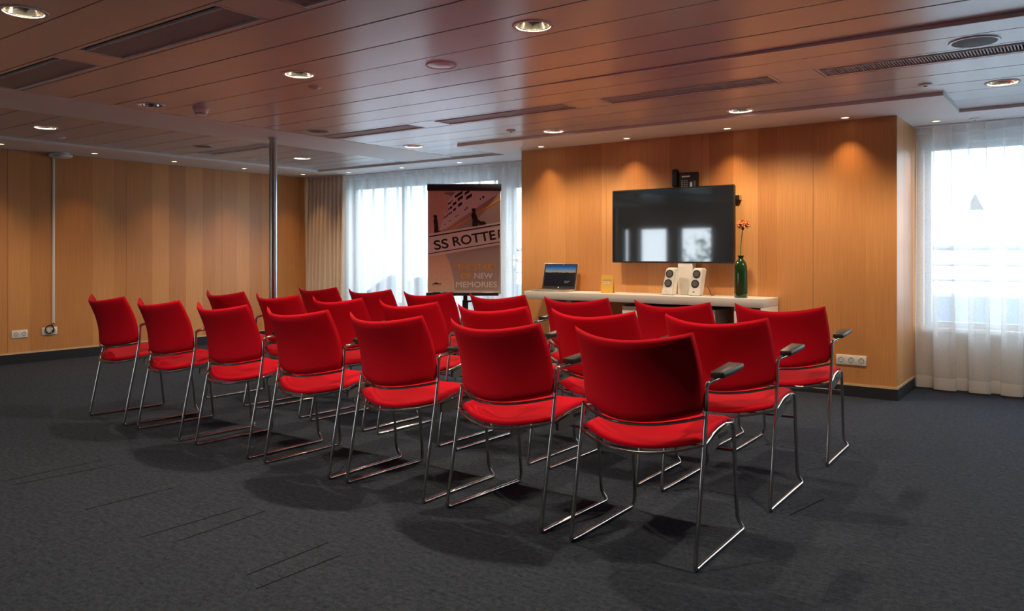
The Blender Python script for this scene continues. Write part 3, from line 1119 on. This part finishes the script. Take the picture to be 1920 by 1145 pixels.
speaker(-3.112, 'white two-driver desktop speaker with volume knob, beside the television column', True)
speaker(-2.852, 'white two-driver desktop speaker without knob, next to the vase', False)
tube_pts = fillet([(-2.775, 6.735, TZ + 0.08), (-2.755, 6.74, TZ + 0.05), (-2.745, 6.75, TZ + 0.003), (-2.76, 6.86, TZ + 0.003)], 0.02)
tag(tube('speaker_cable', 'black_plastic', None, tube_pts, 0.003, 6), 'thin black cable behind the speaker next to the vase', 'cable')

# green vase with one flower
t = thing('vase', 'tall dark green glazed bottle vase on the end of the white table', 'vase', (-2.418, 6.60, TZ))
lathe('body', 'vase_green', t, [(0, 0), (0.052, 0.001), (0.055, 0.006), (0.056, 0.05), (0.055, 0.20), (0.052, 0.27), (0.042, 0.305), (0.026, 0.325), (0.021, 0.335),
                                (0.021, 0.345), (0.026, 0.355), (0.027, 0.362), (0.019, 0.362), (0.015, 0.34), (0.02, 0.32), (0.03, 0.28), (0.03, 0.05), (0, 0.045)], 36)
t = thing('flower', 'single peach coloured pom-pom flower standing in the green vase', 'flower', (-2.418, 6.60, TZ + 0.05))
tube('stem', 'stem_green', t, fillet([(0, 0, 0), (-0.002, 0, 0.30), (0.0, 0.0, 0.40), (0.014, 0, 0.53)], 0.06), 0.0035, 8)
bm = bmesh.new()
rnd = random.Random(5)
C = Vector((0.022, 0, 0.575))
for k in range(150):
    z = rnd.uniform(-0.75, 1)
    a = rnd.uniform(0, 2 * PI)
    s_ = math.sqrt(max(0, 1 - z * z))
    d = Vector((s_ * math.cos(a), s_ * math.sin(a), z))
    up = d.orthogonal().normalized()
    sd = d.cross(up)
    up = (up * math.cos(k) + sd * math.sin(k)).normalized()
    sd = d.cross(up)
    R_ = rnd.uniform(0.034, 0.058)
    R2 = Vector((R_ * 1.12, R_ * 1.12, R_ * 0.82))
    p0 = C + Vector((d.x * 0.012, d.y * 0.012, d.z * 0.008))
    p1 = C + Vector((d.x * R2.x, d.y * R2.y, d.z * R2.z))
    m_ = p0.lerp(p1, 0.75)
    wv = 0.011
    q = [bm.verts.new(p0 + sd * 0.002), bm.verts.new(m_ + sd * wv + up * 0.003), bm.verts.new(p1 + sd * 0.003 - up * 0.004), bm.verts.new(p1 - sd * 0.004 + up * 0.004), bm.verts.new(m_ - sd * wv - up * 0.003), bm.verts.new(p0 - sd * 0.002)]
    bm.faces.new(q)
o = obj('petals', bm, 'petal_peach', t)
o['kind'] = 'stuff'
lathe('calyx', 'stem_green', t, [(0, 0.525), (0.008, 0.53), (0.014, 0.55), (0, 0.56)], 12, False, 0.016, 0)

# laptop
t = thing('laptop', 'open silver laptop showing a dark sunset picture, on the white table', 'laptop', (-4.38, 6.565, TZ), math.radians(2))
box('base', 'laptop_silver', t, -0.20, 0.20, -0.04, 0.20, 0.004, 0.018, 0.004)
box('keyboard', 'black_plastic', t, -0.17, 0.17, 0.05, 0.165, 0.017, 0.0195)
box('touchpad', 'grey_plastic', t, -0.055, 0.055, -0.03, 0.04, 0.017, 0.0188)
ml = bpy.data.materials.new('laptop_picture')
ml.use_nodes = True
n = ml.node_tree
b = n.nodes['Principled BSDF']
b.inputs['Base Color'].default_value = (0.005, 0.005, 0.006, 1)
b.inputs['Roughness'].default_value = 0.15
tcn = n.nodes.new('ShaderNodeTexCoord')
sp = n.nodes.new('ShaderNodeSeparateXYZ')
n.links.new(tcn.outputs['Generated'], sp.inputs[0])
nz = n.nodes.new('ShaderNodeTexNoise')
nz.inputs['Scale'].default_value = 9
n.links.new(tcn.outputs['Generated'], nz.inputs['Vector'])
ad = n.nodes.new('ShaderNodeMath')
ad.operation = 'MULTIPLY_ADD'
ad.inputs[1].default_value = 0.10
n.links.new(nz.outputs['Fac'], ad.inputs[0])
n.links.new(sp.outputs['Z'], ad.inputs[2])
cr = n.nodes.new('ShaderNodeValToRGB')
el = cr.color_ramp.elements
el[0].position = 0.0
el[0].color = (0.004, 0.005, 0.008, 1)
el[1].position = 1.0
el[1].color = (0.01, 0.06, 0.25, 1)
for p_, c_ in ((0.70, (0.006, 0.008, 0.013, 1)), (0.715, (0.35, 0.20, 0.09, 1)), (0.78, (0.22, 0.24, 0.22, 1)), (0.88, (0.06, 0.16, 0.28, 1))):
    e_ = el.new(p_)
    e_.color = c_
n.links.new(ad.outputs[0], cr.inputs[0])
n.links.new(cr.outputs[0], b.inputs['Emission Color'])
b.inputs['Emission Strength'].default_value = 0.3
MATS['laptop_picture'] = ml
LT = math.radians(-14)
lid = bpy.data.objects.new('lid', None)
bm = bmesh.new()
add_box(bm, -0.20, 0.20, 0.0, 0.009, 0.0, 0.27, 0.004)
lid = obj('lid', bm, 'laptop_silver', t, 'auto')
lid.location = (0, 0.195, 0.016)
lid.rotation_euler = (LT, 0, 0)
box('bezel', 'black_plastic', lid, -0.195, 0.195, -0.0015, 0.004, 0.004, 0.266)
box('screen', 'laptop_picture', lid, -0.180, 0.180, -0.0022, 0.003, 0.030, 0.248)
bm = bmesh.new()
add_tube(bm, [(0, -0.0015, 0.016), (0, -0.0030, 0.016)], 0.007, 18)
obj('logo', bm, 'white_plastic', lid, 'auto')
bm = bmesh.new()
add_tube(bm, [(0.03, -0.0015, 0.257), (0.03, -0.0028, 0.257)], 0.0035, 12)
obj('webcam', bm, 'white_plastic', lid, 'auto')
for s_, zz in (('THE START', 0.078), ('OF NEW', 0.065)):
    me = text_mesh(s_, 0.013, 0.0, 0.0001)
    me.transform(Matrix.Rotation(PI / 2, 4, 'X'))
    o = link('screen_text', me, 'print_grey', lid)
    o.location = (0.06, -0.0024, zz)

# yellow folded card
t = thing('tent_card', 'yellow upright card with small white lettering on the white table', 'card', (-3.731, 6.60, TZ), 0.12)
bm = bmesh.new()
add_box(bm, -0.062, 0.062, 0.0, 0.002, 0, 0.172)
r_ = 0.055
add_box(bm, -0.062, 0.062, 0.05, 0.052, 0, 0.168)
for v_ in bm.verts:
    if v_.co.y < 0.01:
        v_.co.y += v_.co.z * 0.14
    else:
        v_.co.y -= v_.co.z * 0.14
obj('card', bm, 'card_yellow', t)
for s_, zz, mm in (('THE START', 0.118, 'print_grey'), ('OF NEW', 0.102, 'print_cream'), ('MEMORIES', 0.086, 'print_cream')):
    me = text_mesh(s_, 0.0175, 0.0003, 0.0003, 'CENTER')
    me.transform(Matrix.Rotation(PI / 2 - 0.14, 4, 'X'))
    o = link('lettering', me, mm, t)
    o.location = (0, zz * 0.14 - 0.0012, zz)

# ------------------------------------------------------------------ flipchart
FD = 7.3                                     # distance of the board in front of the window
fw = Vector((-math.sin(YAW), math.cos(YAW), 0))
rt = Vector((math.cos(YAW), math.sin(YAW), 0))
KF = FD / F_PX
base = fw * FD + rt * (870 - 960) * KF
t = thing('flipchart', 'flipchart easel carrying a tan ship poster, in front of the sheer curtain', 'flipchart', (base.x, base.y, 0), YAW)


def px(u, v_):
    return ((u - 870) * KF, CAM_H + (HORIZON - v_) * KF)


def poly(name, mm, pts, layer, parent):
    bm = bmesh.new()
    prism_xz(bm, [px(*p) for p in pts], -0.0006 * layer, -0.0006 * layer + 0.0004)
    return obj(name, bm, mm, parent)


def zp(x, y):                                # coordinates noted on an enlarged view of the poster
    return (800 + x / 4.24, 290 + y / 4.24)


x0, zt = px(802, 346)
x1, zb = px(939, 551)
board = box('board', 'white_paint', t, x0, x1, 0.004, 0.022, zb, zt - 0.02, 0.002)
box('clamp_bar', 'black_plastic', t, x0 - 0.004, x1 + 0.006, -0.022, 0.020, px(0, 357.5)[1], zt, 0.006)
box('clamp_strip', 'steel', t, x0 - 0.004, x1 + 0.006, -0.010, 0.020, zt, zt + 0.006)
tr = box('pen_tray', 'frame_grey', t, px(800, 0)[0], px(935, 0)[0], -0.05, 0.01, px(0, 553)[1] - 0.004, px(0, 553)[1] + 0.004)
bm = bmesh.new()
add_box(bm, px(800, 0)[0], px(935, 0)[0], -0.052, -0.048, px(0, 553)[1] - 0.004, px(0, 548)[1])
obj('tray_lip', bm, 'black_plastic', tr)
for u0, u1, mm in ((832, 850, 'black_plastic'), (905, 925, 'white_plastic'), (812, 826, 'black_plastic')):
    a, z_ = px(u0, 550)
    b_, _ = px(u1, 550)
    p_ = tube('marker_pen', mm, tr, [(a, -0.03, z_ + 0.006), (b_, -0.03, z_ + 0.006)], 0.008, 10)
col_z = px(0, 560)[1]
tube('column', 'black_plastic', t, [(0.01, 0.04, 0.30), (0.01, 0.04, zb + 0.35)], 0.020, 14)
tube('column_sleeve', 'black_plastic', t, [(0.01, 0.04, 0.25), (0.01, 0.04, zb - 0.06)], 0.028, 14)
tube('clamp_knob', 'black_plastic', t, [(0.01, 0.04, zb - 0.075), (0.075, 0.02, zb - 0.065)], 0.010, 10)
for k in range(3):
    a = math.radians(30 + 120 * k)
    tube('leg', 'black_plastic', t, [(0.01, 0.04, 0.32), (0.01 + 0.42 * math.cos(a), 0.04 + 0.42 * math.sin(a), 0.012)], 0.011, 10)

paper = poly('poster_sheet', 'paper_tan', [(804.5, 357), (938, 357), (935, 545), (802, 545)], 0, t)
paper.location.y = -0.0005


def pp(name, mm, zpts, layer):
    o = poly(name, mm, [zp(*q) for q in zpts], layer, paper)
    return o


pp('printed_hull', 'print_taupe', [(100, 605), (160, 590), (585, 292), (585, 545), (160, 618)], 1)
pp('printed_hull_side', 'print_taupe', [(150, 790), (583, 700), (574, 1078), (224, 1078), (214, 980), (195, 900), (175, 840)], 1)
pp('printed_ship', 'print_cream', [(100, 602), (112, 570), (135, 510), (137, 478), (142, 440), (150, 440), (152, 470), (168, 455), (168, 395), (172, 362), (205, 330), (218, 288), (582, 288), (582, 300), (140, 588)], 2)
pp('printed_bridge', 'print_grey', [(140, 300), (230, 298), (200, 328), (140, 310)], 3)
bm = bmesh.new()
for cx, cy, w_, h_ in ((255, 316, 62, 22), (267, 345, 42, 26), (322, 300, 40, 20), (337, 333, 46, 26), (222, 388, 28, 22), (265, 395, 32, 24), (193, 420, 18, 20),
                       (222, 435, 20, 20), (183, 385, 28, 12), (202, 366, 8, 10), (176, 432, 8, 16), (195, 460, 10, 18), (179, 470, 9, 18), (165, 482, 7, 18), (153, 492, 7, 16), (142, 500, 6, 16)):
    k = -0.62
    prism_xz(bm, [px(*zp(cx - w_ / 2, cy - k * w_ / 2 - h_ / 2)), px(*zp(cx + w_ / 2, cy + k * w_ / 2 - h_ / 2)), px(*zp(cx + w_ / 2, cy + k * w_ / 2 + h_ / 2)), px(*zp(cx - w_ / 2, cy - k * w_ / 2 + h_ / 2))], -0.0018, -0.0014)
for cx, cy, r_ in ((427, 352, 6), (450, 337, 8), (305, 437, 5), (320, 424, 6), (233, 490, 4), (246, 482, 4), (178, 530, 3.5), (188, 523, 3.5), (142, 556, 3), (151, 551, 3), (103, 585, 2.5), (120, 574, 2.5)):
    prism_xz(bm, [px(*zp(cx + r_ * math.cos(2 * PI * q / 12), cy + r_ * 1.35 * math.sin(2 * PI * q / 12))) for q in range(12)], -0.0018, -0.0014)
obj('printed_portholes', bm, 'print_dark', paper)['kind'] = 'stuff'
pp('printed_stripe', 'print_orange', [(160, 606), (585, 342), (585, 362), (190, 601)], 2)
pp('printed_gangway', 'print_cream', [(18, 628), (585, 534), (583, 714), (12, 810)], 3)
pp('printed_rail_line', 'print_dark', [(20, 646), (585, 549), (585, 558), (20, 656)], 4)
pp('printed_rail_line', 'print_dark', [(14, 784), (583, 689), (583, 696), (14, 791)], 4)
# the two silhouettes
pp('printed_figure', 'print_dark', [(60, 622), (60, 560), (55, 530), (57, 512), (62, 503), (53, 492), (57, 480), (72, 478), (80, 482), (85, 492), (80, 502), (84, 510), (92, 548), (94, 602), (110, 606), (114, 612), (70, 620)], 4)
pp('printed_figure', 'print_dark', [(362, 570), (364, 520), (356, 490), (358, 466), (366, 456), (357, 446), (360, 430), (372, 423), (386, 427), (392, 440), (386, 452), (392, 470), (408, 515), (436, 531), (452, 527), (466, 534), (474, 553), (414, 560), (414, 545), (408, 546), (410, 566)], 4)


def letters(s_, zx, zy, cap, mm, ang=0.0, bold=0.0, width=None, heavy=0.0):
    u, v_ = zp(zx, zy)
    lx, lz = px(u, v_)
    size = cap / 4.24 * KF / 0.73
    me = text_mesh(s_, size, bold, 0.0003, 'LEFT')
    xs_ = [v2.co.x for v2 in me.vertices]
    wv = max(xs_) - min(xs_)
    sc = (width / 4.24 * KF) / wv if width else 1.0
    me.transform(Matrix.Translation((-min(xs_), 0, 0)))
    me.transform(Matrix.Diagonal((sc, 1, 1, 1)))
    if heavy:                                # heavier strokes: the outline laid over itself
        bb = bmesh.new()
        for ox, oy in ((0, 0), (-heavy, 0), (heavy, 0), (0, heavy), (0, -heavy)):
            m2 = me.copy()
            m2.transform(Matrix.Translation((ox, oy, 0.00004 * (1 + ox / heavy + 3 * oy / heavy))))
            bb.from_mesh(m2)
            bpy.data.meshes.remove(m2)
        bb.to_mesh(me)
        bb.free()
    me.transform(Matrix.Rotation(ang, 4, 'Z'))
    me.transform(Matrix.Rotation(PI / 2, 4, 'X'))
    o = link('lettering', me, mm, paper)
    o.location = (lx, -0.0032, lz)
    return o


GA = math.radians(9.6)
letters('SS', 66, 756, 76, 'print_dark', GA, 0.0, 112, 0.0026)
letters('ROTTE', 216, 727, 76, 'print_dark', GA, 0.0, 340, 0.0026)
pp('printed_letter_edge', 'print_dark', [(566, 597), (584, 594), (584, 607), (578, 608), (580, 630), (584, 630), (584, 642), (580, 643), (581, 662), (571, 664)], 5)
letters('THE START', 240, 914, 46, 'print_orange', 0, 0.0, 316, 0.0016)
letters('OF', 272, 983, 46, 'print_orange', 0, 0.0, 84, 0.0016)
letters('NEW', 380, 983, 46, 'print_cream', 0, 0.0, 144, 0.0016)
letters('MEMORIES', 234, 1052, 46, 'print_cream', 0, 0.0, 324, 0.0016)
pp('printed_emblem', 'print_dark', [(38, 1026), (58, 1024), (62, 1018), (70, 1018), (72, 1014), (78, 1014), (80, 1018), (92, 1018), (96, 1024), (120, 1020), (112, 1030), (44, 1031)], 2)
pp('printed_caption_line', 'print_taupe', [(38, 1040), (118, 1039), (118, 1043), (38, 1044)], 2)
bm = bmesh.new()
rnd = random.Random(11)
for r_ in range(14):
    for c_ in range(4):
        cx, cy = 40 + c_ * 38 + (r_ % 2) * 6, (330 if r_ < 6 else 560) + r_ * 43 - (10 if r_ >= 6 else 0)
        if cy > 1010 or (600 < cy < 820):
            continue
        if r_ < 6 and cx > 150 - (r_ * 16 if r_ > 2 else 0):
            continue
        if r_ >= 6 and cx > 165 + (cy - 800) * 0.1:
            continue
        up_ = 1 if (r_ + c_) % 2 else -1
        tri = [(cx - 14, cy + 12 * up_), (cx + 14, cy + 12 * up_), (cx, cy - 14 * up_)]
        tri2 = [(cx - 11.5, cy + 10.3 * up_), (cx + 11.5, cy + 10.3 * up_), (cx, cy - 11 * up_)]
        for i in range(3):
            j = (i + 1) % 3
            prism_xz(bm, [px(*zp(*tri[i])), px(*zp(*tri[j])), px(*zp(*tri2[j])), px(*zp(*tri2[i]))], -0.0005, -0.0001)
obj('printed_pattern', bm, 'print_pattern', paper)['kind'] = 'stuff'

# ------------------------------------------------------------------ the red chairs


def interp(tab, v_):
    for (a, p), (b, q) in zip(tab, tab[1:]):
        if v_ <= b:
            t_ = (v_ - a) / (b - a)
            t_ = t_ * t_ * (3 - 2 * t_) if False else t_
            return p + (q - p) * t_
    return tab[-1][1]


def make_chair():
    t = thing('conference_chair', 'red chair', 'chair', (0, 0, 0), 0, 'red conference chairs in three rows')
    R = 0.0085
    z0 = R
    NU, NV = 22, 12

    def pillow(name, fn, up, dn):
        bm = bmesh.new()
        top, bot = [], []
        for j in range(NV + 1):
            v_ = j / NV
            rt_, rb_ = [], []
            for i in range(NU + 1):
                u = -1 + 2 * i / NU
                # denser towards the borders
                u = math.sin(u * PI / 2) * 0.55 + u * 0.45
                vv = 0.5 - 0.5 * math.cos(v_ * PI) if True else v_
                vv = 0.5 * vv + 0.5 * v_
                e = max(0.0, (1 - abs(u) ** 14)) ** 0.5 * max(0.0, (1 - abs(2 * vv - 1) ** 14)) ** 0.5
                p, nrm = fn(u, vv)
                border = i in (0, NU) or j in (0, NV)
                a = bm.verts.new(p + nrm * up * e)
                rt_.append(a)
                rb_.append(a if border else bm.verts.new(p - nrm * dn * e))
            top.append(rt_)
            bot.append(rb_)
        for j in range(NV):
            for i in range(NU):
                bm.faces.new((top[j][i], top[j][i + 1], top[j + 1][i + 1], top[j + 1][i]))
                q = (bot[j][i], bot[j + 1][i], bot[j + 1][i + 1], bot[j][i + 1])
                if len(set(q)) == 4:
                    try:
                        bm.faces.new(q)
                    except ValueError:
                        pass
        return obj(name, bm, 'red_fabric', t, True)

    def seat(u, v_):
        hw = 0.258 - 0.022 * v_
        s = 1 - u * u
        yr = 0.096 - 0.10 * s
        y = yr + (0.505 - yr) * v_
        z = interp([(0, 0.468), (0.25, 0.476), (0.5, 0.489), (0.8, 0.490), (0.92, 0.480), (1, 0.462)], v_)
        z -= 0.038 * s * (1 - v_) ** 1.6 + 0.008 * s * v_
        return Vector((hw * u, y, z)), Vector((0, 0, 1))

    def back(u, v_):
        s = 1 - u * u
        zz = 0.566 + (0.888 - 0.566) * v_
        y = interp([(0.566, 0.107), (0.62, 0.106), (0.68, 0.098), (0.75, 0.079), (0.82, 0.048), (0.888, 0.012)], zz)
        hw = interp([(0, 0.244), (0.05, 0.257), (0.15, 0.263), (0.5, 0.264), (1, 0.256)], v_)
        b = 0.118 - 0.016 * v_
        return Vector((hw * u, y - b * s, zz - 0.035 * s)), Vector((0, 1, 0.15)).normalized()

    pillow('seat', seat, 0.020, 0.012)
    pillow('backrest', back, 0.016, 0.012)
    N = 28
    tube('seat_rail', 'chrome', t, [(0.267 * u, 0.091 - 0.10 * (1 - u * u) - 0.004, 0.460 - 0.04 * (1 - u * u) - 0.006) for u in [-1 + 2 * k / N for k in range(N + 1)]], 0.0062, 8)
    tube('back_rail', 'chrome', t, [(0.267 * u, 0.107 - 0.12 * (1 - u * u) - 0.004, 0.563 - 0.036 * (1 - u * u) - 0.004) for u in [-1 + 2 * k / N for k in range(N + 1)]], 0.0062, 8)
    for s in (-1, 1):
        low = [(s * 0.267, 0.091, 0.462), (s * 0.267, 0.012, 0.06), (s * 0.267, 0.0, z0 + 0.012)]
        up = [(s * 0.267, 0.107, 0.563), (s * 0.267, 0.091, 0.462)]
        if s > 0:
            up = [(0.292, 0.33, 0.705), (0.275, 0.145, 0.690), (0.267, 0.114, 0.655)] + up
            arm = fillet([(0.292, 0.33, 0.702), (0.276, 0.150, 0.692), (0.267, 0.113, 0.683), (0.267, 0.109, 0.58)], [0, 0.02, 0.03, 0], 6)
            tube('arm_tube', 'chrome', t, arm, R, 10)
            up = [(0.267, 0.109, 0.58), (0.267, 0.091, 0.462)]
        pts = fillet(up + [(s * 0.267, 0.0, z0), (s * 0.264, 0.10, z0)], [0, 0.05, 0.022, 0], 6)
        tube('rear_leg', 'chrome', t, pts, R, 10)
        tube('runner', 'chrome', t, [(s * 0.264, 0.095, z0), (s * 0.262, 0.50, z0)], R, 10)
        fr = fillet([(s * 0.262, 0.495, z0), (s * 0.262, 0.552, z0), (s * 0.240, 0.535, 0.050), (s * 0.238, 0.49, 0.468), (s * 0.244, 0.36, 0.486)], [0, 0.03, 0.03, 0.04, 0], 7)
        tube('front_leg', 'chrome', t, fr, R, 10)
        side = fillet([(s * 0.243, 0.37, 0.4846), (s * 0.252, 0.24, 0.482), (s * 0.262, 0.14, 0.462), (s * 0.267, 0.091, 0.456)], 0.05, 5)
        tube('seat_side_rail', 'chrome', t, side, R * 0.9, 10)
    tube('stretcher', 'steel', t, [(-0.239, 0.506, 0.345), (0.239, 0.506, 0.345)], 0.006, 8)
    # coupling bracket under the seat on the arm side
    bm = bmesh.new()
    prism_xz(bm, [(0.0, 0.0), (0.25, 0.034), (0.25, 0.0), (0.20, -0.012), (0.05, -0.045), (0.0, -0.04)], -0.008, 0.008)
    bmesh.ops.rotate(bm, cent=(0, 0, 0), matrix=Matrix.Rotation(PI / 2, 3, 'Z'), verts=bm.verts)
    bmesh.ops.translate(bm, vec=(0.248, 0.15, 0.446), verts=bm.verts)
    br = obj('coupling_bracket', bm, 'coupling_grey', t)
    box('slot', 'black_plastic', br, 0.2545, 0.258, 0.27, 0.37, 0.447, 0.462)
    # arm pad
    bm = bmesh.new()
    add_box(bm, 0.246, 0.314, 0.175, 0.405, 0.698, 0.722, 0.006, 2)
    for v_ in bm.verts:
        k = (v_.co.y - 0.175) / 0.23
        v_.co.z += 0.012 * k
        if v_.co.x < 0.28:
            v_.co.x += 0.012 * (1 - k)
    obj('armrest', bm, 'armrest_black', t, 'auto')
    return t


ROWS = [
    ('farthest from the television', [(-5.586, 2.769, -3.0), (-4.870, 2.744, -2.0), (-4.160, 2.733, -1.0), (-3.464, 2.729, 0.5), (-2.802, 2.738, -0.7), (-2.131, 2.743, -1.5), (-1.443, 2.733, 1.2)]),
    ('in the middle of three', [(-5.520, 3.660, -1.5), (-4.825, 3.630, -1.0), (-4.148, 3.606, -1.0), (-3.468, 3.592, -0.6), (-2.790, 3.577, -0.4), (-2.118, 3.573, 0.0), (-1.443, 3.573, 0.8)]),
    ('nearest the television', [(-5.545, 4.600, 0.0), (-4.870, 4.590, 0.0), (-4.200, 4.570, 0.0), (-3.500, 4.555, 0.0), (-2.815, 4.535, 0.0), (-2.098, 4.505, 0.0), (-1.441, 4.525, 1.5)])]
first = None
NTH = ['at the end by the pole', 'second from the pole end', 'third from the pole end', 'fourth from either end', 'third from the triangle window end', 'second from the triangle window end', 'at the triangle window end']
for rn, cs in ROWS:
    for k, (x, y, a) in enumerate(cs):
        lab = 'red fabric chair, row %s, %s' % (rn, NTH[k])
        if first is None:
            first = make_chair()
            first.location = (x, y, 0)
            first.rotation_euler = (0, 0, math.radians(a))
            first['label'] = lab
        else:
            dup(first, (x, y, 0), math.radians(a), lab)
